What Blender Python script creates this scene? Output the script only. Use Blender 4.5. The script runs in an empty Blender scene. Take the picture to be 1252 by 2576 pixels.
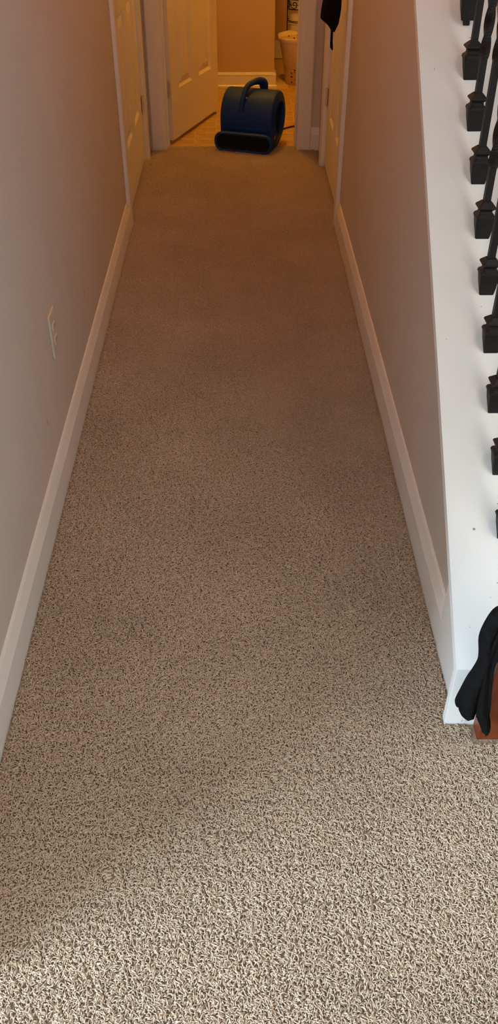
import bpy, bmesh, math, random
from mathutils import Vector, Matrix

random.seed(7)
scene = bpy.context.scene
COL = scene.collection

# ------------------------------------------------------------------ camera
F_PX, CX, CY, CAM_H = 2150.0, 626.0, 1288.0, 1.5
def _n(v): return Vector(v).normalized()
fy = _n((589 - CX, CY + 470, -F_PX))                       # hall direction seen by the camera
up = -_n((621 - CX, -F_PX * F_PX / 1758.0, -F_PX))
up = (up - fy * up.dot(fy)).normalized()
rx = fy.cross(up)
cam_data = bpy.data.cameras.new('camera')
cam_data.sensor_fit = 'VERTICAL'; cam_data.sensor_height = 36.0
cam_data.lens = 36.0 * F_PX / 2576.0
cam_data.clip_start = 0.02
cam = bpy.data.objects.new('camera', cam_data); COL.objects.link(cam)
M3 = Matrix((rx, fy, up))
cam.matrix_world = Matrix.Translation((0, 0, CAM_H)) @ M3.to_4x4()
scene.camera = cam

# ------------------------------------------------------------------ world, daylight, exposure
world = bpy.data.worlds.new('world'); scene.world = world; world.use_nodes = True
bg = world.node_tree.nodes['Background']
bg.inputs[0].default_value = (0.75, 0.85, 1.0, 1); bg.inputs[1].default_value = 0.4

def area(name, loc, target, sx, sy, power, color):
    d = bpy.data.lights.new(name, 'AREA'); d.shape = 'RECTANGLE'; d.size = sx; d.size_y = sy
    d.energy = power; d.color = color
    o = bpy.data.objects.new(name, d); COL.objects.link(o); o.location = loc
    o.rotation_euler = (Vector(target) - Vector(loc)).to_track_quat('-Z', 'Y').to_euler()
    return o
# daylight from the entrance window; stairwell light tinted warm, standing for upstairs lamps
area('daylight_entrance', (-2.90, -0.75, 1.45), (1.0, -0.75, 1.45), 1.5, 1.5, 330, (0.645, 0.85, 1.0))
area('stairwell_light', (1.50, 0.10, 3.55), (-1.0, 0.10, 2.2), 1.5, 1.3, 44, (1.0, 0.84, 0.68))
BATH_LAMP_COLOR, BATH_LAMP_POWER = (1.0, 0.455, 0.025), 47.0
ADDED_LAMP_COLOR, ADDED_LAMP_POWER = (1.0, 0.245, 0.01), 13.0

scene.view_settings.view_transform = 'Standard'
scene.view_settings.look = 'None'
scene.view_settings.exposure = 0.0
scene.view_settings.gamma = 1.0
scene.view_settings.use_curve_mapping = False

# ------------------------------------------------------------------ materials
def mat(name, color, rough=0.6, var=0.0, vscale=5.0, bump=0.0, bscale=60.0, spec=0.5, metal=0.0, coord='Object'):
    m = bpy.data.materials.new(name); m.use_nodes = True
    nt = m.node_tree; b = nt.nodes['Principled BSDF']
    b.inputs['Base Color'].default_value = (*color, 1); b.inputs['Roughness'].default_value = rough
    b.inputs['Specular IOR Level'].default_value = spec; b.inputs['Metallic'].default_value = metal
    tc = nt.nodes.new('ShaderNodeTexCoord')
    if var > 0:
        nz = nt.nodes.new('ShaderNodeTexNoise'); nz.inputs['Scale'].default_value = vscale; nz.inputs['Detail'].default_value = 2
        nt.links.new(tc.outputs[coord], nz.inputs['Vector'])
        rp = nt.nodes.new('ShaderNodeValToRGB')
        rp.color_ramp.elements[0].position = 0.3; rp.color_ramp.elements[1].position = 0.7
        rp.color_ramp.elements[0].color = (*[c * (1 - var) for c in color], 1)
        rp.color_ramp.elements[1].color = (*[min(1, c * (1 + var)) for c in color], 1)
        nt.links.new(nz.outputs['Fac'], rp.inputs[0]); nt.links.new(rp.outputs[0], b.inputs['Base Color'])
    if bump > 0:
        nb = nt.nodes.new('ShaderNodeTexNoise'); nb.inputs['Scale'].default_value = bscale; nb.inputs['Detail'].default_value = 1
        nt.links.new(tc.outputs[coord], nb.inputs['Vector'])
        bp = nt.nodes.new('ShaderNodeBump'); bp.inputs['Strength'].default_value = bump; bp.inputs['Distance'].default_value = 0.004
        nt.links.new(nb.outputs['Fac'], bp.inputs['Height']); nt.links.new(bp.outputs[0], b.inputs['Normal'])
    return m

def add_marks(m, marks):
    """small dark marks: (centre, half sizes, strength), in object = world coordinates"""
    nt = m.node_tree; b = nt.nodes['Principled BSDF']
    tc = nt.nodes.new('ShaderNodeTexCoord')
    src = b.inputs['Base Color'].links[0].from_socket if b.inputs['Base Color'].links else None
    for c, s, k in marks:
        mp = nt.nodes.new('ShaderNodeMapping'); mp.vector_type = 'TEXTURE'
        mp.inputs['Location'].default_value = c; mp.inputs['Scale'].default_value = s
        nt.links.new(tc.outputs['Object'], mp.inputs['Vector'])
        ln = nt.nodes.new('ShaderNodeVectorMath'); ln.operation = 'LENGTH'
        nt.links.new(mp.outputs[0], ln.inputs[0])
        mr = nt.nodes.new('ShaderNodeMapRange'); mr.inputs['From Min'].default_value = 1.0; mr.inputs['From Max'].default_value = 0.5
        mr.inputs['To Max'].default_value = k
        nt.links.new(ln.outputs['Value'], mr.inputs['Value'])
        mx = nt.nodes.new('ShaderNodeMix'); mx.data_type = 'RGBA'
        nt.links.new(mr.outputs[0], mx.inputs[0])
        if src: nt.links.new(src, mx.inputs[6])
        else: mx.inputs[6].default_value = b.inputs['Base Color'].default_value
        mx.inputs[7].default_value = (0.03, 0.03, 0.03, 1)
        src = mx.outputs[2]
    nt.links.new(src, b.inputs['Base Color'])

M_WALL = mat('greige_wall_paint', (0.60, 0.535, 0.485), 0.75, 0.03, 1.5)
M_BATHWALL = mat('tan_wall_paint', (0.55, 0.40, 0.26), 0.8, 0.03, 2.0)
M_CEIL = mat('white_ceiling_paint', (0.72, 0.70, 0.66), 0.9, 0.02, 2.0)
M_TRIM = mat('white_trim_paint', (0.79, 0.77, 0.74), 0.38, 0.02, 3.0)
M_CAP = mat('white_stair_paint', (0.87, 0.87, 0.87), 0.42, 0.025, 4.0)
M_DOOR = mat('white_door_paint', (0.80, 0.76, 0.70), 0.42, 0.015, 3.0)
M_CARPET = mat('carpet_backing', (0.42, 0.33, 0.25), 1.0, 0.25, 220.0, 0.6, 350, 0.1)
M_TILE = mat('tan_vinyl_tile', (0.46, 0.30, 0.16), 0.45, 0.18, 14.0)
M_GROUT = mat('pale_grout', (0.62, 0.45, 0.28), 0.8, 0.05, 20.0)
M_IRON = mat('black_wrought_iron', (0.009, 0.007, 0.0065), 0.55, 0.35, 30.0, 0.25, 90, 0.3)
M_WOOD = mat('red_brown_stained_wood', (0.20, 0.042, 0.012), 0.38, 0.3, 9.0)
M_BLUE = mat('blue_moulded_plastic', (0.0015, 0.033, 0.205), 0.55, 0.12, 9.0, 0.15, 120, 0.3)
M_DARK = mat('grille_and_painted_shade', (0.004, 0.004, 0.005), 0.9, 0.1, 8.0)  # near-black stands in for shade inside the air mover; grille wires share it
M_CLOTH = mat('black_cloth', (0.004, 0.004, 0.0045), 0.95, 0.3, 60.0, 0.3, 200, 0.15)
M_CORD = mat('black_cord', (0.01, 0.005, 0.005), 0.6, 0.1, 10.0)
M_HINGE = mat('painted_hinge', (0.62, 0.56, 0.50), 0.45, 0.08, 30.0)
M_BRASS = mat('brushed_nickel', (0.45, 0.40, 0.34), 0.3, 0.05, 20.0, metal=1.0)
M_PLATE = mat('ivory_outlet_plastic', (0.62, 0.54, 0.47), 0.35, 0.01, 10.0)
M_SLOT = mat('outlet_slot', (0.03, 0.02, 0.02), 0.7, 0.1, 10.0)
M_PAPER = mat('white_tissue_paper', (0.78, 0.70, 0.60), 0.95, 0.03, 40.0, 0.2, 150)
M_LINER = mat('thin_white_liner', (0.78, 0.68, 0.56), 0.5, 0.04, 20.0)
M_GREYP = mat('grey_badge', (0.30, 0.33, 0.36), 0.5, 0.05, 10.0)
M_GLASS = mat('window_glass', (0.8, 0.85, 0.9), 0.05, 0.02, 1.0)
M_GLASS.node_tree.nodes['Principled BSDF'].inputs['Transmission Weight'].default_value = 1.0

# bin: cream with brown speckles
M_BIN = mat('cream_speckled_plastic', (0.66, 0.48, 0.30), 0.5)
def _speckle(m):
    nt = m.node_tree; b = nt.nodes['Principled BSDF']
    tc = nt.nodes.new('ShaderNodeTexCoord')
    vo = nt.nodes.new('ShaderNodeTexVoronoi'); vo.inputs['Scale'].default_value = 46.0
    nt.links.new(tc.outputs['Object'], vo.inputs['Vector'])
    r = nt.nodes.new('ShaderNodeValToRGB')
    r.color_ramp.elements[0].position = 0.24; r.color_ramp.elements[0].color = (0.05, 0.015, 0.008, 1)
    r.color_ramp.elements[1].position = 0.30; r.color_ramp.elements[1].color = (0.66, 0.48, 0.30, 1)
    # only some of the cells carry a speckle
    sep = nt.nodes.new('ShaderNodeSeparateColor'); nt.links.new(vo.outputs['Color'], sep.inputs[0])
    gt = nt.nodes.new('ShaderNodeMath'); gt.operation = 'GREATER_THAN'; gt.inputs[1].default_value = 0.6
    nt.links.new(sep.outputs[0], gt.inputs[0])
    ad = nt.nodes.new('ShaderNodeMath'); ad.operation = 'ADD'
    nt.links.new(vo.outputs['Distance'], ad.inputs[0]); nt.links.new(gt.outputs[0], ad.inputs[1])
    nt.links.new(ad.outputs[0], r.inputs[0]); nt.links.new(r.outputs[0], b.inputs['Base Color'])
_speckle(M_BIN)

# carpet yarn: shade changes from strand to strand, light and dark vacuum marks painted into the colour at large scale
M_PILE = bpy.data.materials.new('beige_frieze_yarn'); M_PILE.use_nodes = True
def _pile(m):
    nt = m.node_tree; nt.nodes.remove(nt.nodes['Principled BSDF'])
    b = nt.nodes.new('ShaderNodeBsdfDiffuse'); nt.links.new(b.outputs[0], nt.nodes['Material Output'].inputs[0])
    g = nt.nodes.new('ShaderNodeNewGeometry')
    n1 = nt.nodes.new('ShaderNodeTexNoise'); n1.inputs['Scale'].default_value = 260.0; n1.inputs['Detail'].default_value = 1.0
    nt.links.new(g.outputs['Position'], n1.inputs['Vector'])
    r = nt.nodes.new('ShaderNodeValToRGB'); e = r.color_ramp.elements
    e[0].position = 0.30; e[0].color = (0.43, 0.31, 0.215, 1)
    e[1].position = 0.70; e[1].color = (0.62, 0.51, 0.405, 1)
    k = e.new(0.5); k.color = (0.53, 0.41, 0.31, 1)
    nt.links.new(n1.outputs['Fac'], r.inputs[0])
    n2 = nt.nodes.new('ShaderNodeTexNoise'); n2.inputs['Scale'].default_value = 3.2; n2.inputs['Detail'].default_value = 4.0
    nt.links.new(g.outputs['Position'], n2.inputs['Vector'])
    mr = nt.nodes.new('ShaderNodeMapRange'); mr.inputs['From Min'].default_value = 0.3; mr.inputs['From Max'].default_value = 0.7
    mr.inputs['To Min'].default_value = 0.90; mr.inputs['To Max'].default_value = 1.06
    nt.links.new(n2.outputs['Fac'], mr.inputs['Value'])
    mx = nt.nodes.new('ShaderNodeVectorMath'); mx.operation = 'SCALE'
    nt.links.new(r.outputs[0], mx.inputs[0]); nt.links.new(mr.outputs[0], mx.inputs['Scale'])
    nt.links.new(mx.outputs[0], b.inputs['Color'])
_pile(M_PILE)

# ------------------------------------------------------------------ helpers
def obj(name, bm, material, parent=None, smooth=False, loc=None, kind=None):
    me = bpy.data.meshes.new(name)
    bmesh.ops.recalc_face_normals(bm, faces=bm.faces)
    bm.to_mesh(me); bm.free()
    if smooth:
        for p in me.polygons: p.use_smooth = True
    me.materials.append(material)
    o = bpy.data.objects.new(name, me); COL.objects.link(o)
    if parent: o.parent = parent
    if loc: o.location = loc
    if kind: o['kind'] = kind
    return o

def tag(o, label, cat, group=None):
    o['label'] = label; o['category'] = cat
    if group: o['group'] = group
    return o

def empty(name, loc=(0, 0, 0), rz=0.0, kind=None):
    o = bpy.data.objects.new(name, None); COL.objects.link(o)
    o.location = loc; o.rotation_euler = (0, 0, rz); o.empty_display_size = 0.05
    if kind: o['kind'] = kind
    return o

def box(bm, x0, x1, y0, y1, z0, z1, bev=0.0):
    b = bmesh.new()
    vs = [b.verts.new((x, y, z)) for x in (x0, x1) for y in (y0, y1) for z in (z0, z1)]
    for f in ((0, 1, 3, 2), (4, 6, 7, 5), (0, 4, 5, 1), (2, 3, 7, 6), (0, 2, 6, 4), (1, 5, 7, 3)):
        b.faces.new([vs[i] for i in f])
    if bev > 0:
        bmesh.ops.recalc_face_normals(b, faces=b.faces)
        bmesh.ops.bevel(b, geom=b.edges[:], offset=bev, segments=2, profile=0.6, affect='EDGES')
    tmp = bpy.data.meshes.new('t'); b.to_mesh(tmp); b.free(); bm.from_mesh(tmp); bpy.data.meshes.remove(tmp)
    return bm

def bx(*a, bev=0.0): return box(bmesh.new(), *a, bev=bev)

def loft(bm, loops, cap0=True, cap1=True, closed=True):
    rings = [[bm.verts.new(p) for p in L] for L in loops]
    n = len(rings[0])
    for a, b in zip(rings, rings[1:]):
        for i in range(n if closed else n - 1):
            j = (i + 1) % n
            bm.faces.new((a[i], a[j], b[j], b[i]))
    if cap0: bm.faces.new(rings[0][::-1])
    if cap1: bm.faces.new(rings[-1])
    return rings

def prism_x(bm, poly, x0, x1):
    """poly in (y, z), extruded along x"""
    loft(bm, [[(x0, y, z) for y, z in poly], [(x1, y, z) for y, z in poly]])
    return bm

def tube(bm, pts, r, n=10, radii=None, flat=1.0):
    pts = [Vector(p) for p in pts]; loops = []
    prev = None
    for i, p in enumerate(pts):
        t = (pts[min(i + 1, len(pts) - 1)] - pts[max(i - 1, 0)]).normalized()
        u = t.cross(Vector((0, 0, 1))) if prev is None else t.cross(prev.cross(t) * -1)
        if prev is None:
            if u.length < 1e-4: u = t.cross(Vector((1, 0, 0)))
            u.normalize(); w = u.cross(t).normalized()
        else:
            w = (prev - t * prev.dot(t)).normalized(); u = t.cross(w).normalized()
        prev = w
        rr = radii[i] if radii else r
        loops.append([p + (u * math.cos(a) + w * math.sin(a) * flat) * rr for a in [2 * math.pi * k / n for k in range(n)]])
    loft(bm, loops)
    return bm

def lathe(bm, prof, n=32, cx=0, cy=0, cap0=True, cap1=True):
    loft(bm, [[(cx + r * math.cos(2 * math.pi * k / n), cy + r * math.sin(2 * math.pi * k / n), z) for k in range(n)] for r, z in prof], cap0, cap1)
    return bm

def smooth_by_angle(o, ang=35):
    me = o.data
    for p in me.polygons: p.use_smooth = True
    try: me.set_sharp_from_angle(angle=math.radians(ang))
    except Exception: pass
    return o

def catmull(pts, k=6):
    P = [Vector(p) for p in pts]; out = []
    for i in range(len(P) - 1):
        p0, p1, p2, p3 = P[max(i - 1, 0)], P[i], P[i + 1], P[min(i + 2, len(P) - 1)]
        for j in range(k):
            t = j / k
            out.append(0.5 * ((2 * p1) + (p2 - p0) * t + (2 * p0 - 5 * p1 + 4 * p2 - p3) * t * t + (3 * p1 - p0 - 3 * p2 + p3) * t ** 3))
    out.append(P[-1]); return out

# ------------------------------------------------------------------ dimensions (metres)
XL, XR = -0.505, 0.469            # hall wall planes
YE = 5.12                         # end wall
ZC = 2.44
S, Z0 = 0.78883, -0.69944         # slope of the stair wall cap: z = S*y + Z0
def capz(y): return S * y + Z0
Y_WALL_END = 0.60                 # the left wall stops here, at the entrance room

# ------------------------------------------------------------------ shell
st = 'structure'
obj('floor', bx(-3.0, 1.6, -2.4, 5.185, -0.06, 0.0), M_CARPET, kind=st)

# carpet pile: curly yarn tufts standing on the carpet backing
def carpet_pile():
    bm = bmesh.new()
    cells = []
    def quad(x0, x1, y0, y1):
        nx, ny = max(1, round((x1 - x0) / .0625)), max(1, round((y1 - y0) / .0625))
        for i in range(nx):
            for j in range(ny):
                a, b_ = x0 + (x1 - x0) * i / nx, x0 + (x1 - x0) * (i + 1) / nx
                c, d = y0 + (y1 - y0) * j / ny, y0 + (y1 - y0) * (j + 1) / ny
                bm.faces.new([bm.verts.new(p) for p in ((a, c, 0.0005), (b_, c, 0.0005), (b_, d, 0.0005), (a, d, 0.0005))])
                cells.append(min((b_ - a), (d - c)) / .0625 * 1.0)
    quad(-0.75, 0.95, 0.25, Y_WALL_END)
    quad(-0.482, 0.95, Y_WALL_END, 1.066)
    quad(0.405, 0.485, 1.045, 1.1075)
    quad(-0.482, 0.420, 1.065, 1.13)
    quad(-0.482, 0.446, 1.13, 4.80)
    quad(-0.470, 0.446, 4.80, 5.10)
    quad(-0.385, 0.335, 5.10, 5.175)
    quad(-0.540, -0.482, 4.03, 4.92)
    quad(0.446, 0.504, 4.03, 4.80)
    o = obj('carpet_pile', bm, M_PILE)
    ca = o.data.attributes.new('cell', 'FLOAT_VECTOR', 'FACE')
    ca.data.foreach_set('vector', [v for c in cells for v in (max(c, .9), max(c, .9), 1.0)])
    o['kind'] = 'stuff'; o['label'] = 'beige curly frieze carpet pile along the hallway floor'; o['category'] = 'carpet'
    ng = bpy.data.node_groups.new('pile', 'GeometryNodeTree')
    ng.interface.new_socket('Geometry', in_out='INPUT', socket_type='NodeSocketGeometry')
    ng.interface.new_socket('Geometry', in_out='OUTPUT', socket_type='NodeSocketGeometry')
    N, L = ng.nodes, ng.links
    gi, go = N.new('NodeGroupInput'), N.new('NodeGroupOutput')
    P = 0.0625
    prof = N.new('GeometryNodeCurvePrimitiveCircle'); prof.inputs['Resolution'].default_value = 4
    prof.inputs['Radius'].default_value = 0.00115
    rnd = random.Random(11)
    strands = N.new('GeometryNodeJoinGeometry')
    for v in range(40):                                    # forty different curled strands
        q = N.new('GeometryNodeCurvePrimitiveBezierSegment')
        q.inputs['Resolution'].default_value = 5
        d = rnd.uniform(0, 6.283); ln = rnd.uniform(0.004, 0.009); hh = rnd.uniform(0.0045, 0.0072); d2 = d + rnd.uniform(-1.7, 1.7)
        q.inputs['Start'].default_value = (0, 0, -0.001)
        q.inputs['Start Handle'].default_value = (.15 * ln * math.cos(d), .15 * ln * math.sin(d), hh)
        q.inputs['End Handle'].default_value = (ln * math.cos(d), ln * math.sin(d), hh * 1.35)
        q.inputs['End'].default_value = (ln * (math.cos(d) + .5 * math.cos(d2)), ln * (math.sin(d) + .5 * math.sin(d2)), hh * rnd.uniform(.5, 1.0))
        c2m = N.new('GeometryNodeCurveToMesh')
        L.new(q.outputs[0], c2m.inputs['Curve']); L.new(prof.outputs[0], c2m.inputs['Profile Curve'])
        g2i = N.new('GeometryNodeGeometryToInstance'); L.new(c2m.outputs[0], g2i.inputs[0])
        L.new(g2i.outputs[0], strands.inputs[0])
    patches = N.new('GeometryNodeJoinGeometry')
    for v in range(6):                                     # six different patches of pile
        gr = N.new('GeometryNodeMeshGrid'); gr.inputs['Size X'].default_value = P; gr.inputs['Size Y'].default_value = P
        gr.inputs['Vertices X'].default_value = 2; gr.inputs['Vertices Y'].default_value = 2
        ds = N.new('GeometryNodeDistributePointsOnFaces'); ds.distribute_method = 'POISSON'
        ds.inputs['Distance Min'].default_value = 0.0022; ds.inputs['Density Max'].default_value = 400000.0; ds.inputs['Seed'].default_value = v
        L.new(gr.outputs[0], ds.inputs['Mesh'])
        ip = N.new('GeometryNodeInstanceOnPoints'); ip.inputs['Pick Instance'].default_value = True
        L.new(ds.outputs['Points'], ip.inputs['Points']); L.new(strands.outputs[0], ip.inputs['Instance'])
        rr = N.new('FunctionNodeRandomValue'); rr.data_type = 'FLOAT_VECTOR'; rr.inputs['Seed'].default_value = 20 + v
        rr.inputs[0].default_value = (-0.25, -0.25, 0); rr.inputs[1].default_value = (0.25, 0.25, 6.283)
        L.new(rr.outputs[0], ip.inputs['Rotation'])
        ri = N.new('GeometryNodeRealizeInstances'); L.new(ip.outputs[0], ri.inputs[0])
        sm = N.new('GeometryNodeSetMaterial'); sm.inputs['Material'].default_value = M_PILE
        L.new(ri.outputs[0], sm.inputs[0])
        g2i = N.new('GeometryNodeGeometryToInstance'); L.new(sm.outputs[0], g2i.inputs[0])
        L.new(g2i.outputs[0], patches.inputs[0])
    m2p = N.new('GeometryNodeMeshToPoints'); m2p.mode = 'FACES'
    L.new(gi.outputs[0], m2p.inputs['Mesh'])
    iop = N.new('GeometryNodeInstanceOnPoints'); iop.inputs['Pick Instance'].default_value = True
    L.new(m2p.outputs[0], iop.inputs['Points']); L.new(patches.outputs[0], iop.inputs['Instance'])
    rq = N.new('FunctionNodeRandomValue'); rq.data_type = 'INT'; rq.inputs[4].default_value = 0; rq.inputs[5].default_value = 3
    mu = N.new('ShaderNodeMath'); mu.operation = 'MULTIPLY'; mu.inputs[1].default_value = math.pi / 2
    L.new(rq.outputs[2], mu.inputs[0])
    cx_ = N.new('ShaderNodeCombineXYZ'); L.new(mu.outputs[0], cx_.inputs[2])
    L.new(cx_.outputs[0], iop.inputs['Rotation'])
    ii = N.new('FunctionNodeRandomValue'); ii.data_type = 'INT'; ii.inputs[4].default_value = 0; ii.inputs[5].default_value = 5; ii.inputs['Seed'].default_value = 9
    L.new(ii.outputs[2], iop.inputs['Instance Index'])
    # shrink each patch to the cell it stands on, so that edges stay clear of the walls
    at = N.new('GeometryNodeInputNamedAttribute'); at.data_type = 'FLOAT_VECTOR'; at.inputs['Name'].default_value = 'cell'
    L.new(at.outputs[0], iop.inputs['Scale'])
    L.new(iop.outputs[0], go.inputs[0])
    md = o.modifiers.new('pile', 'NODES'); md.node_group = ng
    return o
carpet_pile()

# left hall wall with the opening of a closet door, end wall with the bathroom opening
bm = bmesh.new()
box(bm, XL - 0.10, XL, Y_WALL_END, 3.985, 0, ZC)
box(bm, XL - 0.10, XL, 3.985, 4.985, 2.05, ZC)
box(bm, XL - 0.10, XL, 4.985, YE, 0, ZC)
M_WALL_L = M_WALL.copy(); M_WALL_L.name = 'greige_wall_paint_scratched'
obj('wall_left', bm, M_WALL_L, kind=st)
add_marks(M_WALL_L, [((XL, 1.905, 0.255), (0.004, 0.004, 0.016), 0.5), ((XL, 2.64, 0.275), (0.004, 0.006, 0.020), 0.4)])
bm = bmesh.new()
box(bm, XL - 0.10, -0.41, YE, 5.235, 0, ZC)
box(bm, 0.36, 0.60, YE, 5.235, 0, ZC)
box(bm, -0.41, 0.36, YE, 5.235, 2.05, ZC)
obj('wall_end', bm, M_WALL, kind=st)
obj('wall_closet', bx(-0.75, -0.70, 3.85, 5.1, 0, ZC), M_WALL, kind=st)

# right wall: triangular knee wall below the stairs, then full height around the door
bm = bmesh.new()
yt = (ZC + 0.02 - Z0 - 0.0) / S
prism_x(bm, [(1.134, 0), (3.985, 0), (3.985, capz(3.985) - 0.02), (1.134, capz(1.134) - 0.02)], XR, 0.60)
box(bm, XR, 0.60, 3.985, 4.835, 2.05, ZC + 0.25)
box(bm, XR, 0.60, 4.835, YE, 0, ZC + 0.25)
obj('wall_right', bm, M_WALL, kind=st)
obj('wall_under_stairs', bx(0.70, 0.74, 3.9, 5.1, 0, 2.0), M_WALL, kind=st)

# entrance room, stairwell
obj('wall_entrance', bx(-3.0, XL - 0.10, Y_WALL_END, Y_WALL_END + 0.10, 0, 2.7), M_WALL, kind=st)
bm = bmesh.new()
box(bm, -3.1, -3.0, -2.4, -1.5, 0, 2.7); box(bm, -3.1, -3.0, 0.0, Y_WALL_END + .1, 0, 2.7)
box(bm, -3.1, -3.0, -1.5, 0.0, 0, 0.7); box(bm, -3.1, -3.0, -1.5, 0.0, 2.2, 2.7)
obj('wall_window_side', bm, M_WALL, kind=st)
obj('wall_back', bx(-3.1, 1.7, -2.5, -2.4, 0, 5.0), M_WALL, kind=st)
bm = bmesh.new()
box(bm, 1.6, 1.7, -2.5, 5.3, 0, 2.9); box(bm, 1.6, 1.7, -2.5, -0.65, 2.9, 5.0)
box(bm, 1.6, 1.7, 0.85, 5.3, 2.9, 5.0); box(bm, 1.6, 1.7, -0.65, 0.85, 4.2, 5.0)
obj('wall_stairwell', bm, M_WALL, kind=st)
obj('wall_stair_top', bx(0.60, 1.6, 5.2, 5.3, 0, 5.0), M_WALL, kind=st)
bm = bmesh.new()
box(bm, -3.1, XR + .0, -2.5, Y_WALL_END + .1, 2.7, 2.8)
box(bm, -0.70, 0.60, Y_WALL_END + .1, 5.3, ZC, 2.8)
box(bm, XR, 1.7, -2.5, 5.3, 5.0, 5.1)
obj('ceiling', bm, M_CEIL, kind=st)
obj('wall_upper_floor', bx(XR - .05, 0.60, -2.5, 5.3, 2.8, 5.0), M_WALL, kind=st)
bm = bmesh.new(); poly = [(1.16, 0)]
n_steps = 15
for i in range(n_steps):
    poly += [(1.16 + .241 * i, .190 * (i + 1)), (1.16 + .241 * (i + 1), .190 * (i + 1))]
poly += [(1.16 + .241 * n_steps, 0)]
prism_x(bm, poly, 0.60, 1.6)
obj('stairs', bm, M_CARPET, kind=st)

def window(name, axis_x, y0, y1, z0, z1):
    w = empty(name, (axis_x, (y0 + y1) / 2, z0), kind=st)
    hy, h = (y1 - y0) / 2, z1 - z0
    bm = bmesh.new()
    for a in ((-hy, -hy + .05, 0, h), (hy - .05, hy, 0, h), (-hy, hy, 0, .05), (-hy, hy, h - .05, h)):
        box(bm, -.03, .03, a[0], a[1], a[2], a[3])
    obj('window_frame', bm, M_TRIM, w)
    obj('mullion', bx(-.015, .015, -.015, .015, .05, h - .05), M_TRIM, w)
    for s in (-1, 1):
        a, b_ = sorted((s * .015, s * (hy - .05)))
        obj('pane', bx(-.003, .003, a, b_, .05, h - .05), M_GLASS, w)
window('window_1', -3.05, -1.5, 0.0, 0.7, 2.2)
window('window_2', 1.65, -0.65, 0.85, 2.9, 4.2)

# bathroom shell
bm = bmesh.new()
box(bm, -1.30, -1.20, 5.12, 7.6, 0, ZC); obj('wall_bathroom_left', bm, M_BATHWALL, kind=st)
obj('wall_bathroom_back', bx(-1.30, 0.264, 6.56, 7.6, 0, ZC), M_BATHWALL, kind=st)
obj('wall_bathroom_recess', bx(0.264, 1.5, 7.5, 7.6, 0, ZC), M_BATHWALL, kind=st)
obj('wall_bathroom_right', bx(1.40, 1.5, 5.12, 7.6, 0, ZC), M_BATHWALL, kind=st)
bm = bmesh.new(); box(bm, -1.30, XL - .10, 5.15, 5.235, 0, ZC); box(bm, 0.60, 1.5, 5.15, 5.235, 0, ZC)
obj('wall_bathroom_front', bm, M_BATHWALL, kind=st)
bm = bmesh.new(); box(bm, XL - .10, -0.41, 5.235, 5.24, 0, ZC); box(bm, 0.36, 0.60, 5.235, 5.24, 0, ZC); box(bm, -0.41, 0.36, 5.235, 5.24, 2.05, ZC)
obj('wall_bathroom_door_side', bm, M_BATHWALL, kind=st)
obj('ceiling_bathroom', bx(-1.3, 1.5, 5.12, 7.6, ZC, ZC + .1), M_CEIL, kind=st)
fl = obj('floor_bathroom', bx(-1.3, 1.5, 5.185, 7.6, -0.06, -0.0025), M_GROUT, kind=st)
T = 0.1225
tile_me = None
for i in range(-4, 6):
    for j in range(18):
        x0, y0 = -0.125 + T * i, 5.1895 + T * j
        if x0 < -.62 or (y0 + T > 6.54 and x0 < .25): continue
        if tile_me is None:
            t = obj('tile', bx(-T / 2 + .002, T / 2 - .002, -T / 2 + .002, T / 2 - .002, -0.006, 0.0, bev=.0008), M_TILE, fl)
            tile_me = t.data
        else:
            t = bpy.data.objects.new('tile', tile_me); COL.objects.link(t); t.parent = fl
        t.location = (x0 + T / 2, y0 + T / 2, random.uniform(-.0004, .0003))

# ------------------------------------------------------------------ baseboards
PROF = [(0, .002), (.015, .002), (.015, .088), (.0135, .093), (.006, .119), (.003, .125), (0, .125)]
def base_y(name, xw, sgn, y0, y1, m=M_TRIM):
    bm = bmesh.new()
    loft(bm, [[(xw + sgn * d, y, z) for d, z in PROF] for y in (y0, y1)])
    return obj(name, bm, m, kind=st)
def base_x(name, yw, x0, x1, prof=PROF, m=M_TRIM):
    bm = bmesh.new()
    loft(bm, [[(x, yw - d, z) for d, z in prof] for x in (x0, x1)])
    return obj(name, bm, m, kind=st)
base_y('baseboard_left', XL, 1, Y_WALL_END - .015, 3.925)
base_y('baseboard_right', XR, -1, 1.337, 3.925)
base_x('baseboard_end', YE, 0.421, XR)
base_x('baseboard_entrance', Y_WALL_END, -3.0, XL)
PB = [(0, .0), (.022, .0), (.022, .016), (.015, .022), (.013, .022), (.013, .078), (.015, .086), (.011, .098), (0, .100)]
bm = bmesh.new()
loft(bm, [[(-1.2, 6.56 - d, z) for d, z in PB], [(0.264 + d, 6.56 - d, z) for d, z in PB], [(0.264 + d, 7.5, z) for d, z in PB]])
obj('baseboard_bathroom', bm, M_TRIM, kind=st)
base_x('baseboard_recess', 7.5, 0.287, 1.4)

# ------------------------------------------------------------------ doors and casings
def hinge(parent, loc, rz=0.0, h=.089):
    """butt hinge: five knuckles with fine gaps, and its leaf"""
    e = obj('hinge', bx(-.002, .024, -.0015, .0015, -h / 2, h / 2), M_HINGE, parent)
    e.location = loc; e.rotation_euler = (0, 0, rz)
    for k in range(5):
        bm = bmesh.new(); z0 = -h / 2 + h / 5 * k
        lathe(bm, [(.0062, z0 + .0014), (.0068, z0 + .003), (.0068, z0 + h / 5 - .003), (.0062, z0 + h / 5 - .0014)], 10)
        kn = obj('knuckle', bm, M_HINGE, e, smooth=False)
    return e

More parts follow.
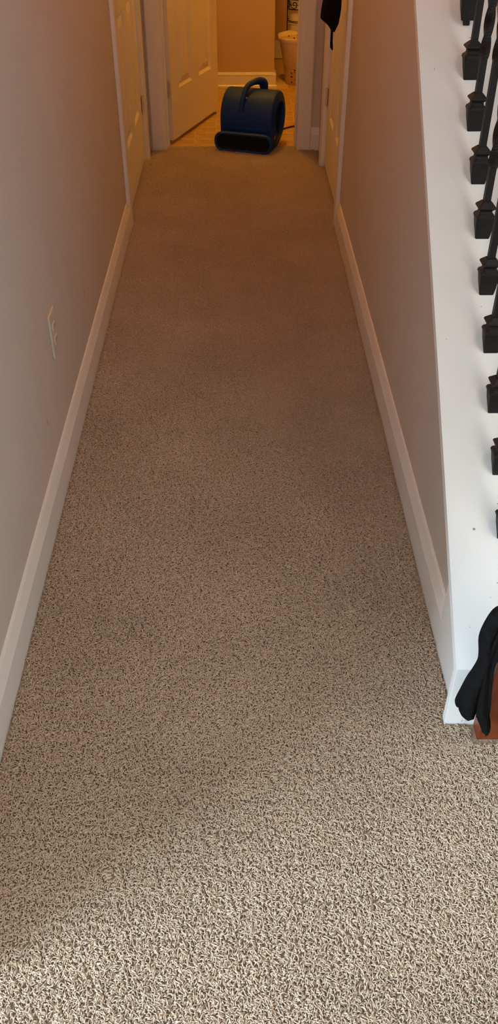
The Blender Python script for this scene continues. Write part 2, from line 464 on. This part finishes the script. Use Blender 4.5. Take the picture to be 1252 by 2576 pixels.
PAN_S = [(.118, .320), (.432, .634)]     # panel extents on a door .75 wide (fractions scaled)
PAN_Z = [(.258, .80), (.98, 1.58), (1.68, 1.90)]
def door(name, width, height, thick, parent_loc, rz):
    """six-panel door; local x runs from the hinge, -y is the face shown, z up from the door's lower edge"""
    d = empty(name, parent_loc, rz, kind=st)
    k = width / .752
    xs = [(a * k, b * k) for a, b in PAN_S]
    bm = bmesh.new()
    xb = sorted({0, width, *[v for p in xs for v in p]}); zb = sorted({0, height, *[v for p in PAN_Z for v in p]})
    dep, bw = .009, .016
    for i in range(len(xb) - 1):
        for j in range(len(zb) - 1):
            x0, x1, z0, z1 = xb[i], xb[i + 1], zb[j], zb[j + 1]
            q = [(x0, z0), (x1, z0), (x1, z1), (x0, z1)]
            if (x0, x1) in xs and (z0, z1) in PAN_Z:
                o_ = [bm.verts.new((x, 0, z)) for x, z in q]
                i_ = [bm.verts.new((x, dep, z)) for x, z in ((x0 + bw, z0 + bw), (x1 - bw, z0 + bw), (x1 - bw, z1 - bw), (x0 + bw, z1 - bw))]
                for e in range(4):
                    f = (e + 1) % 4; bm.faces.new((o_[e], o_[f], i_[f], i_[e]))
                bm.faces.new(i_)
            else:
                bm.faces.new([bm.verts.new((x, 0, z)) for x, z in q])
    v = [bm.verts.new(p) for p in ((0, 0, 0), (width, 0, 0), (width, 0, height), (0, 0, height), (0, thick, 0), (width, thick, 0), (width, thick, height), (0, thick, height))]
    for f in ((0, 4, 5, 1), (1, 5, 6, 2), (2, 6, 7, 3), (3, 7, 4, 0), (4, 7, 6, 5)): bm.faces.new([v[i] for i in f])
    bmesh.ops.remove_doubles(bm, verts=bm.verts, dist=1e-5)
    obj('slab', bm, M_DOOR, d)
    for (x0, x1) in xs:
        for (z0, z1) in PAN_Z:
            bm = bmesh.new(); a, b_ = bw + .006, bw + .036
            loft(bm, [[(x0 + t, y, z0 + t), (x1 - t, y, z0 + t), (x1 - t, y, z1 - t), (x0 + t, y, z1 - t)] for t, y in ((a, dep - .0002), (b_, .0015))], False, True)
            obj('panel', bm, M_DOOR, d)
    return d

def knob(parent, x, z, y=0.0):
    bm = bmesh.new()
    prof = [(.031, 0), (.031, .005), (.012, .010), (.011, .030), (.020, .036), (.027, .048), (.026, .058), (.016, .064), (.001, .065)]
    loft(bm, [[(x + r * math.cos(2 * math.pi * k / 24), y - h, z + r * math.sin(2 * math.pi * k / 24)) for k in range(24)] for r, h in prof])
    return obj('knob', bm, M_BRASS, parent, smooth=True)

# bathroom door, swung inwards, hinged at the left jamb
ang = math.atan2(5.918 - 5.229, -0.117 + 0.366)
d3 = door('door_3', 0.735, 2.02, 0.035, (-0.3665, 5.2365, 0.022), ang)
knob(d3, .675, .93)
for z in (.275, 1.05, 1.80):
    hinge(d3, (-.006, .004, z), math.pi / 2 - .2)
# closet door on the left (closed): face looks towards +x, hinged at the far side
d1 = door('door_1', 0.90, 2.02, 0.035, (XL - .002, 4.028, 0.024), math.pi / 2)
knob(d1, .06, .93)
for z in (.275, 1.05, 1.80): hinge(d1, (.903, -.006, z), math.pi)
# door on the right (closed): face looks towards -x, hinged at the far side
d2 = door('door_2', 0.80, 2.02, 0.035, (XR + .009, 4.817, 0.018), -math.pi / 2)
knob(d2, .735, .97)
for z in (.335, 1.05, 1.80): hinge(d2, (-.003, -.006, z))

def leg_y(parent, xw, sgn, y0, y1, z1=2.11, inner_first=False):
    """door casing leg on a wall that runs along y"""
    bm = bmesh.new()
    pr = [(y0, 0), (y0, .013), (y0 + .006, .017), (y1 - .02, .0185), (y1 - .008, .014), (y1, .011), (y1, 0)]
    if inner_first: pr = [(y0 + y1 - y, d) for y, d in pr]
    loft(bm, [[(xw + sgn * d, y, z) for y, d in pr] for z in (.001, z1)])
    return obj('casing_leg', bm, M_TRIM, parent)
t1 = empty('trim_1', (0, 0, 0), kind=st)
leg_y(t1, XL, 1, 3.925, 3.995, inner_first=False); leg_y(t1, XL, 1, 4.955, 5.045, inner_first=True)
obj('casing_head', bx(XL, XL + .017, 3.925, 5.045, 2.045, 2.115), M_TRIM, t1)
bm = bmesh.new(); box(bm, XL - .10, XL, 3.985, 4.005, 0, 2.05); box(bm, XL - .10, XL, 4.94, 4.985, 0, 2.05); box(bm, XL - .10, XL - .0, 3.985, 4.985, 2.035, 2.05)
obj('jamb', bm, M_TRIM, t1)
t2 = empty('trim_2', (0, 0, 0), kind=st)
leg_y(t2, XR, -1, 3.925, 4.000); leg_y(t2, XR, -1, 4.825, 4.895, inner_first=True)
obj('casing_head', bx(XR - .017, XR, 3.925, 4.895, 2.045, 2.115), M_TRIM, t2)
bm = bmesh.new(); box(bm, XR, XR + .10, 3.985, 4.007, 0, 2.05); box(bm, XR, XR + .10, 4.820, 4.835, 0, 2.05); box(bm, XR, XR + .10, 3.985, 4.835, 2.035, 2.05)
obj('jamb', bm, M_TRIM, t2)
t3 = empty('trim_3', (0, 0, 0), kind=st)
def leg_x(parent, x0, x1, flip):
    bm = bmesh.new()
    pr = [(x0, 0), (x0, .013), (x0 + .006, .017), (x1 - .02, .0185), (x1 - .008, .014), (x1, .011), (x1, 0)]
    if flip: pr = [(x0 + x1 - x, d) for x, d in pr]
    loft(bm, [[(x, YE - d, z) for x, d in pr] for z in (.001, 2.11)])
    return obj('casing_leg', bm, M_TRIM, parent)
leg_x(t3, -0.481, -0.400, False); leg_x(t3, 0.346, 0.421, True)
obj('casing_head', bx(-.481, .421, YE - .017, YE, 2.045, 2.115), M_TRIM, t3)
bm = bmesh.new(); box(bm, -.415, -.396, YE, 5.24, 0, 2.05); box(bm, .342, .361, YE, 5.24, 0, 2.05); box(bm, -.41, .36, YE, 5.24, 2.035, 2.05)
box(bm, .332, .342, 5.165, 5.20, 0, 2.035); box(bm, -.396, -.386, 5.165, 5.195, 0, 2.035)
obj('jamb', bm, M_TRIM, t3)

# ------------------------------------------------------------------ stair wall trim: skirt, sloped cap, end board
ye = 3.97
bm = bmesh.new()
lo = lambda y: capz(y) - .020 - .112
prism_x(bm, [(1.134, 0), (1.134, capz(1.134) - .02), (ye, capz(ye) - .02), (ye, lo(ye)), (1.338, lo(1.338)), (1.338, 0)], .454, XR)
obj('trim_4', bm, M_TRIM, kind=st)
bm = bmesh.new()
c0, c1 = 1.114, ye
prism_x(bm, [(c0, capz(c0)), (c1, capz(c1)), (c1 + .012, capz(c1) - .0155), (c0 + .0125, capz(c0) - .0165)], .430, .622)
o = obj('trim_5', bm, M_CAP, kind=st)
bm = bmesh.new(); box(bm, .4308, .6212, 1.1143, 1.133, 0, capz(1.1145) - .001, bev=.0010)
M_END = M_CAP.copy(); M_END.name = 'white_stair_paint_scuffed'
obj('trim_6', bm, M_END, kind=st)
rs = random.Random(4)
add_marks(M_END, [((.479 + rs.uniform(-.014, .010), 1.114, .028 + rs.uniform(-.016, .016)), (rs.uniform(.002, .004), .01, rs.uniform(.0012, .006)), rs.uniform(.2, .45)) for _ in range(14)])
M_CAP2 = M_CAP
add_marks(M_CAP2, [((x, y, capz(y)), sz, k) for x, y, sz, k in (
    (.484, 1.338, (.0036, .0036, .0036), .75), (.524, 1.250, (.0018, .0018, .0018), .7), (.508, 1.227, (.0015, .0015, .0015), .5),
    (.463, 1.180, (.0013, .0013, .0013), .5), (.464, 2.201, (.0018, .0035, .0035), .4), (.556, 2.268, (.007, .0018, .0022), .5),
    (.452, 1.668, (.0013, .0013, .0013), .7), (.537, 1.581, (.004, .0012, .0012), .6), (.533, 1.728, (.0022, .0012, .0012), .6))])

# ------------------------------------------------------------------ newel post, handrail, balusters
NX0, NX1, NY0, NY1 = .492, .584, 1.020, 1.112
newel = empty('newel_post', ((NX0 + NX1) / 2, (1.076 + 1.112) / 2, 0))
tag(newel, 'red-brown stained wooden newel post at the foot of the white stair wall', 'newel post')
def nb(name, x0, x1, y0, y1, z0, z1, b):
    L = newel.location
    return obj(name, bx(x0 - L.x, x1 - L.x, y0 - L.y, y1 - L.y, z0, z1, bev=b), M_WOOD, newel)
nb('post', NX0, NX1, 1.076, 1.1135, 0, 1.10, .003)
nb('cap', NX0 - .012, NX1 + .012, 1.064, 1.1135, 1.10, 1.125, .004)
bm = bmesh.new()
r0, r1 = 1.1135, 3.95
prism_x(bm, [(r0, capz(r0) + .83), (r1, capz(r1) + .83), (r1, capz(r1) + .89), (r0, capz(r0) + .89)], .515, .577)
o = obj('handrail', bm, M_WOOD); tag(o, 'red-brown wooden handrail sloping up over the black balusters', 'handrail')

BX = .546
def bar_mesh(h, tw0, tw1, s=.0072):
    bm = bmesh.new(); loops = []
    zs = [-.004]; z = 0.0
    n_t = int((tw1 - tw0) / .006)
    zs += [tw0 * k / 3 for k in range(1, 4)] + [tw0 + (tw1 - tw0) * k / n_t for k in range(1, n_t + 1)] + [h]
    for z in zs:
        t = min(max((z - tw0) / (tw1 - tw0), 0), 1)
        a = t * (tw1 - tw0) / .11 * math.pi * 0.5 * 2
        a = round((tw1 - tw0) / .055) * math.pi / 2 * t
        sc = s * (1.12 if 0 < t < 1 else 1.0)
        loops.append([(sc * (cx_ * math.cos(a) - cy_ * math.sin(a)), sc * (cx_ * math.sin(a) + cy_ * math.cos(a)), z) for cx_, cy_ in ((-1, -1), (1, -1), (1, 1), (-1, 1))])
    loft(bm, loops)
    return bm
def sq_loft(levels, slope_first=None):
    """square section shoe: (half width, z, corner radius)"""
    bm = bmesh.new(); loops = []
    for i, (hw, z, r) in enumerate(levels):
        L = []
        for cx_, cy_, a0 in ((1, 1, 0), (-1, 1, 90), (-1, -1, 180), (1, -1, 270)):
            for k in range(3):
                a = math.radians(a0 + 45 * k)
                x, y = cx_ * (hw - r) + r * math.cos(a), cy_ * (hw - r) + r * math.sin(a)
                L.append((x, y, z + (S * y if slope_first is not None and i <= slope_first else 0)))
        loops.append(L)
    loft(bm, loops)
    return bm
SHOE_BLOCK = [(.0158, .000, .002), (.0183, .016, .003), (.0208, .034, .004), (.0198, .038, .005), (.0150, .0425, .006)]
SHOE_COLLAR = [(.0150, .0420, .005), (.0138, .0465, .005), (.0142, .049, .004), (.0195, .0545, .002), (.0185, .0575, .002), (.0095, .0665, .002)]
meshes = {}
def shared(key, fn, m):
    if key not in meshes:
        bm = fn(); me = bpy.data.meshes.new(key); bmesh.ops.recalc_face_normals(bm, faces=bm.faces); bm.to_mesh(me); bm.free()
        me.materials.append(m); meshes[key] = me
    return meshes[key]
ordinals = ['first', 'second', 'third', 'fourth', 'fifth', 'sixth', 'seventh', 'eighth', 'ninth', 'tenth', 'eleventh', 'twelfth', 'thirteenth']
for k in range(0, 13):
    yc = 1.337 + .107 * k
    e = empty('baluster', (BX, yc, capz(yc)))
    lifted = (k == 9)
    tw = k % 2 == 1      # long twist on every other bar
    if lifted: lab = 'black iron baluster whose shoe has slid up its bar, tenth from the newel post'
    else: lab = 'black %s iron baluster, %s up the slope from the newel post' % ('low-twisted' if tw else 'straight-footed', ordinals[k])
    tag(e, lab, 'baluster', 'black iron balusters on the white stair cap')
    h = .835 - .02
    bar = bpy.data.objects.new('bar', shared('bar_twist' if tw else 'bar_plain', (lambda: bar_mesh(h, .135, .62)) if tw else (lambda: bar_mesh(h, .235, .50)), M_IRON))
    sh = bpy.data.objects.new('shoe', shared('shoe', lambda: sq_loft(SHOE_BLOCK, 1), M_IRON))
    co = bpy.data.objects.new('collar', shared('collar', lambda: sq_loft(SHOE_COLLAR), M_IRON))
    for o in (bar, sh): COL.objects.link(o); o.parent = e
    COL.objects.link(co); co.parent = sh
    if lifted: sh.location = (0, 0, .020)

# ------------------------------------------------------------------ black cloth on the newel post
def drape(levels, y0, t, nfold, ph, n=28):
    loops = []
    for z, xl, xr, yy in levels:
        c, hw = (xl + xr) / 2, (xr - xl) / 2; L = []
        for k in range(n):
            a = 2 * math.pi * k / n
            ca, sa = math.cos(a), math.sin(a)
            x = c + hw * math.copysign(abs(ca) ** .8, ca)
            y = y0 + yy + t * math.copysign(abs(sa) ** .8, sa) * (1 + .35 * math.sin(nfold * (x - c) / max(hw, .01) * 1.5 + ph + z * 9)) 
            L.append((x, y, z + (.010 * math.sin(nfold * 4.1 * ca + ph) if z < .135 else 0)))
        loops.append(L)
    return loops
def interp(levels, k=4):
    out = []
    for p in catmull([(a, b, c) for a, b, c, d in levels], k): out.append(p)
    ds = catmull([(d, 0, 0) for a, b, c, d in levels], k)
    return [(p.x, p.y, p.z, q.x) for p, q in zip(out, ds)]
sc_ = empty('scarf', (.47, 1.055, .07)); tag(sc_, 'black cloth scarf hanging with ragged ends beside the newel post', 'scarf')
A = [(1.05, .500, .560, -.004), (.75, .492, .545, -.004), (.50, .482, .530, -.002), (.430, .470, .512, 0), (.405, .456, .500, 0), (.395, .446, .492, 0), (.370, .4375, .484, 0), (.338, .434, .478, 0), (.299, .4405, .478, 0), (.274, .4425, .477, 0),
     (.248, .437, .477, 0), (.225, .430, .476, 0), (.188, .4245, .475, .002), (.154, .4205, .474, .004), (.138, .4235, .473, .005), (.122, .431, .472, .006), (.110, .441, .471, .007)]
B = [(.45, .475, .51, -.006), (.36, .458, .490, -.006), (.28, .452, .4745, -.006), (.211, .455, .480, -.006), (.160, .460, .487, -.006), (.125, .466, .4915, -.006), (.095, .4785, .498, -.006), (.075, .4855, .5015, -.006)]
bm = bmesh.new(); L = drape(interp(A), -.0, .0155, 3.0, .4)
loft(bm, [[(x - .47, y, z - .07) for x, y, z in l] for l in L])
o = obj('front_fold', bm, M_CLOTH, sc_, smooth=True)
bm = bmesh.new(); L = drape(interp(B), -.0, .012, 2.4, 1.9)
loft(bm, [[(x - .47, y, z - .07) for x, y, z in l] for l in L])
obj('hanging_end', bm, M_CLOTH, sc_, smooth=True)

# ------------------------------------------------------------------ wall outlet
wo = empty('wall_outlet', (XL, 2.115, .405)); tag(wo, 'small duplex outlet with plain cover plate low on the left wall', 'outlet')
bm = bmesh.new(); box(bm, 0, .0065, -.036, .036, -.062, .062, bev=.0025); obj('cover_plate', bm, M_PLATE, wo)
for s in (-1, 1):
    bm = bmesh.new()
    loft(bm, [[(x, .0165 * math.cos(a) * f, s * .0195 + max(-.0125, min(.0125, .0165 * math.sin(a))) * f) for a in [2 * math.pi * k / 24 for k in range(24)]] for x, f in ((.005, 1), (.0085, 1), (.0092, .93))])
    r = obj('receptacle', bm, M_PLATE, wo)
    for yy in (-.006, .006):
        obj('slot', bx(.0090, .0095, yy - .0011, yy + .0011, s * .0195 - .001, s * .0195 + .007), M_SLOT, r)
bm = bmesh.new(); loft(bm, [[(x, .0032 * math.cos(a), .0032 * math.sin(a)) for a in [2 * math.pi * k / 12 for k in range(12)]] for x in (.006, .0075)])
obj('screw', bm, M_PLATE, wo)

# ------------------------------------------------------------------ blue air mover
bl = empty('air_mover', (.090, 5.215, 0.0), math.radians(-19)); tag(bl, 'blue plastic carpet air mover standing in the bathroom doorway', 'air mover')
DC, DR, HW = Vector((.020, .1575)), .141, .154
prof = []
for p in catmull([(-.118, .008, 0), (-.06, .006, 0), (.02, .008, 0), (.075, .028, 0)], 4)[:-1]: prof.append((p.x, p.y))
for k in range(0, 27):
    a = math.radians(-58 + k * (238 + 12) / 26)
    prof.append((DC.x + DR * math.cos(a), DC.y + DR * math.sin(a)))
for p in catmull([(prof[-1][0], prof[-1][1], 0), (-.1215, .126, 0), (-.120, .112, 0), (-.118, .103, 0)], 3)[1:]: prof.append((p.x, p.y))
bm = bmesh.new()
def sec(x, inset):
    f = 1 - inset / DR
    return [(x, DC.x + (y - DC.x) * f, DC.y + (z - DC.y) * f) for y, z in prof]
def circ(x, r):
    out = []
    for y, z in prof:
        v = Vector((y, z)) - DC; v.normalize(); out.append((x, DC.x + r * v.x, DC.y + r * v.y))
    return out
xs_ = [(HW - .012, 0), (HW - .004, .003), (HW, .012)]
loops = [circ(-HW + .045, .084), circ(-HW - .006, .090), circ(-HW - .006, .100), circ(-HW, .106)] + [sec(-x, i) for x, i in reversed(xs_)] + [sec(-.05, -.0005), sec(0, -.0008), sec(.05, -.0005)] + [sec(x, i) for x, i in xs_] + [circ(HW, .106), circ(HW + .006, .100), circ(HW + .006, .090), circ(HW - .045, .084)]
loft(bm, loops, False, False)
body = obj('housing', bm, M_BLUE, bl); smooth_by_angle(body, 50)
for s in (-1, 1):
    bm = bmesh.new(); bm.faces.new([bm.verts.new(p) for p in circ(s * (HW - .044), .0845)])
    g = obj('intake', bm, M_DARK, bl)  # black disc paints the dark depth of the intake
    for r in (.025, .045, .065):
        bm = bmesh.new()
        pts = [(s * (HW - .012), DC.x + r * math.cos(a), DC.y + r * math.sin(a)) for a in [2 * math.pi * k / 28 for k in range(29)]]
        tube(bm, pts, .0012, 5); obj('grille_ring', bm, M_DARK, g)
    bm = bmesh.new()
    for k in range(4):
        a = math.pi / 4 * k + .3
        tube(bm, [(s * (HW - .013), DC.x + .086 * math.cos(a), DC.y + .086 * math.sin(a)), (s * (HW - .013), DC.x - .086 * math.cos(a), DC.y - .086 * math.sin(a))], .0013, 5)
    obj('grille_spokes', bm, M_DARK, g)
def stadium(y, hw, hh, zc=.057, n=14, p=3.2):
    out = []
    for k in range(4 * n):
        a = 2 * math.pi * k / (4 * n); c, s_ = math.cos(a), math.sin(a)
        e = hw - hh
        x = (e if c >= 0 else -e) + hh * math.copysign(abs(c) ** .9, c); z = hh * math.copysign(abs(s_) ** .9, s_)
        out.append((x, y, zc + z))
    return out
bm = bmesh.new()
loft(bm, [stadium(-.085, .148, .047), stadium(-.125, .155, .048), stadium(-.150, .167, .051), stadium(-.168, .172, .0525), stadium(-.1745, .169, .049), stadium(-.1745, .160, .040), stadium(-.171, .157, .038)], False, False)
smooth_by_angle(obj('outlet_lip', bm, M_BLUE, bl), 60)
bm = bmesh.new(); loft(bm, [stadium(-.171, .157, .038), stadium(-.122, .148, .035)], False, True); obj('outlet_duct', bm, M_DARK, bl)  # duct coloured black in place of the shade inside it
hp = catmull([(-.030, -.112, .205), (-.028, -.092, .255), (-.024, -.066, .296), (-.014, -.030, .325), (.004, .012, .334), (.022, .050, .334), (.034, .078, .322), (.040, .094, .285)], 5)
bm = bmesh.new(); tube(bm, hp, .015, 12, radii=[.011 + .004 * min(1, i / 12) + .007 * max(0, min(1, (i - 20) / 8)) for i in range(len(hp))])
smooth_by_angle(obj('handle', bm, M_BLUE, bl), 60)
bm = bmesh.new(); tube(bm, catmull([(.030, .058, .333), (.046, .060, .338), (.058, .066, .322), (.056, .074, .290)], 4), .013, 10); smooth_by_angle(obj('cord_wrap', bm, M_BLUE, bl), 60)
bm = bmesh.new(); lathe(bm, [(.006, 0), (.006, .0025), (.004, .0035)], 12)
o = obj('badge', bm, M_GREYP, bl); a = math.radians(128)
o.location = (-.012, DC.x + (DR + .0005) * math.cos(a), DC.y + (DR + .0005) * math.sin(a)); o.rotation_euler = (math.radians(128 - 90), 0, 0)
bm = bmesh.new(); box(bm, -.003, .003, -.007, .007, -.010, .010, bev=.001); o = obj('switch', bm, M_GREYP, bl); o.location = (HW - .002, -.058, .072)
bm = bmesh.new()
tube(bm, catmull([(.03, .135, .03), (.06, .24, .006), (.08, .36, .0055), (.16, .47, .0055), (.30, .53, .0055), (.50, .60, .0055), (.72, .62, .0055)], 6), .0045, 8)
obj('power_cord', bm, M_CORD, bl, smooth=True)

# ------------------------------------------------------------------ pouch hanging from the knob of the right-hand door
py = 4.082
kx = XR + .009 - .050
po = empty('pouch', (kx, py, .71)); tag(po, 'black cloth pouch with a dangling strap hanging on the right door', 'pouch')
lv = [(.985, .425, .447, 0), (.955, .405, .440, 0), (.92, .368, .438, 0), (.880, .358, .440, 0), (.845, .3545, .437, 0), (.833, .357, .435, 0), (.820, .374, .433, 0), (.806, .390, .428, 0), (.792, .400, .420, 0)]
bm = bmesh.new(); L = drape(interp(lv), py, .040, 2.0, .7)
loft(bm, [[(x - kx, y - py, z - .71) for x, y, z in l] for l in L]); obj('bag', bm, M_CLOTH, po, smooth=True)
bm = bmesh.new()
loft(bm, [[(x + sx * w - kx, py + sy * .003 - py, z - .71) for sx, sy in ((-1, -1), (1, -1), (1, 1), (-1, 1))] for x, w, z in ((.406, .005, .82), (.406, .005, .785), (.4065, .0055, .745), (.4085, .006, .724), (.412, .0025, .715))])
obj('strap', bm, M_CLOTH, po)
bm = bmesh.new(); tube(bm, catmull([(.432 - kx, -.012, .262), (.438 - kx, -.024, .275), (.440 - kx, 0, .293), (.438 - kx, .024, .275), (.432 - kx, .012, .262)], 5), .003, 6); obj('loop', bm, M_CLOTH, po, smooth=True)

# ------------------------------------------------------------------ bathroom: waste bin, tissue stand with rolls
bc = (.452, 6.730)
bn = empty('waste_bin', (*bc, 0)); tag(bn, 'cream speckled waste bin with a liner behind the bathroom wall corner', 'waste bin')
bm = bmesh.new()
lathe(bm, [(.096, 0), (.100, .004), (.128, .20), (.142, .262), (.147, .270), (.146, .276), (.138, .262), (.096, .012)], 40, cap0=True, cap1=True)
smooth_by_angle(obj('body', bm, M_BIN, bn), 40)
bm = bmesh.new(); n = 48; loops = []
for r, z, wv in ((.1475, .262, .003), (.153, .270, .004), (.158, .286, .006), (.160, .297, .006), (.1575, .299, .006), (.147, .262, .003), (.112, .10, .001)):
    loops.append([((r + wv * math.sin(5 * a + 1) * .6) * math.cos(a), (r + wv * math.sin(5 * a + 1) * .6) * math.sin(a), z + wv * math.sin(3 * a + .6) + wv * .6 * math.sin(7 * a)) for a in [2 * math.pi * k / n for k in range(n)]])
loft(bm, loops, False, True); obj('liner', bm, M_LINER, bn, smooth=True)

sp = (.447, 6.995)
R_ = .078
ts = empty('tissue_stand', (*sp, 0)); tag(ts, 'black wire toilet paper stand with scrollwork band behind the bin', 'tissue stand')
def ring(z, r=.0028, R=R_):
    bm = bmesh.new(); tube(bm, [(R * math.cos(a), R * math.sin(a), z) for a in [2 * math.pi * k / 32 for k in range(33)]], r, 6); return bm
for z in (.006, .350, .424, .484, .640): obj('hoop', ring(z, .004 if z in (.424, .484) else .0028), M_IRON, ts, smooth=True)
for k in range(4):
    a = math.radians(186 + 90 * k)
    bm = bmesh.new(); tube(bm, [(R_ * math.cos(a), R_ * math.sin(a), z) for z in (.004, .3, .64)], .0042, 6); obj('upright', bm, M_IRON, ts, smooth=True)
for k in range(8):
    a0 = math.radians(200 + 45 * k); pts = []
    for i in range(26):
        t = i / 25; th = t * 2.4 * math.pi + (math.pi if k % 2 else 0); rr = .027 * (1 - .75 * t)
        aa = a0 + (rr * math.cos(th)) / R_
        pts.append(((R_ + .001) * math.cos(aa), (R_ + .001) * math.sin(aa), .454 + rr * math.sin(th)))
    bm = bmesh.new(); tube(bm, pts, .0030, 5); obj('scroll', bm, M_IRON, ts, smooth=True)
bm = bmesh.new(); lathe(bm, [(R_, .0), (R_, .006), (.02, .010)], 28); obj('base_plate', bm, M_IRON, ts)
names = ['bottom', 'second', 'third', 'fourth', 'top']
for k in range(5):
    z = .012 + .109 * k
    bm = bmesh.new()
    lathe(bm, [(.022, 0), (.060, 0), (.0645, .004), (.0655, .05), (.0645, .101), (.060, .105), (.022, .105), (.022, 0)], 36, cap0=False, cap1=False)
    o = obj('toilet_paper_roll', bm, M_PAPER); smooth_by_angle(o, 40); o.location = (*sp, z)
    tag(o, 'white toilet paper roll, %s of the stack in the wire stand' % ('topmost' if k == 4 else names[k] + (' from below' if k else 'most')), 'toilet paper', 'toilet paper rolls in the wire stand')

# ------------------------------------------------------------------ lamps
def lamp(name, label, loc, power, color, r=.10):
    e = empty(name, loc); tag(e, label, 'lamp')
    bm = bmesh.new(); lathe(bm, [(.13, 0), (.13, -.02), (.10, -.03)], 28); obj('base', bm, M_TRIM, e)
    m = bpy.data.materials.new(name + '_glow'); m.use_nodes = True; nt = m.node_tree
    b = nt.nodes['Principled BSDF']; b.inputs['Base Color'].default_value = (.8, .75, .65, 1)
    b.inputs['Emission Color'].default_value = (*color, 1)
    b.inputs['Emission Strength'].default_value = 1.0
    m.cycles.emission_sampling = 'NONE'
    bm = bmesh.new(); lathe(bm, [(r * math.cos(math.radians(a)), -.03 - r * .75 * math.sin(math.radians(a))) for a in (0, 20, 40, 60, 75, 88)], 28)
    obj('globe', bm, m, e, smooth=True)
    d = bpy.data.lights.new(name + '_bulb', 'POINT'); d.energy = power; d.color = color; d.shadow_soft_size = .07
    o = bpy.data.objects.new(name + '_bulb', d); COL.objects.link(o); o.location = (loc[0], loc[1], loc[2] - .03 - r * .75 - .08)
lamp('bathroom_ceiling_lamp', 'warm glowing dome lamp on the bathroom ceiling', (.15, 5.75, ZC), BATH_LAMP_POWER, BATH_LAMP_COLOR)
if ADDED_LAMP_POWER > 0:
    lamp('added_hallway_lamp', 'added dim warm dome lamp, out of view on the hallway ceiling', (-0.08, 2.95, ZC), ADDED_LAMP_POWER, ADDED_LAMP_COLOR)  # unseen lamp, added to warm the middle of the hall

scene.cycles.use_denoising = True
scene.cycles.use_light_tree = False
scene.cycles.adaptive_threshold = 0.03
scene.cycles.max_bounces = 6
scene.cycles.diffuse_bounces = 4
scene.cycles.caustics_reflective = False
scene.cycles.caustics_refractive = False
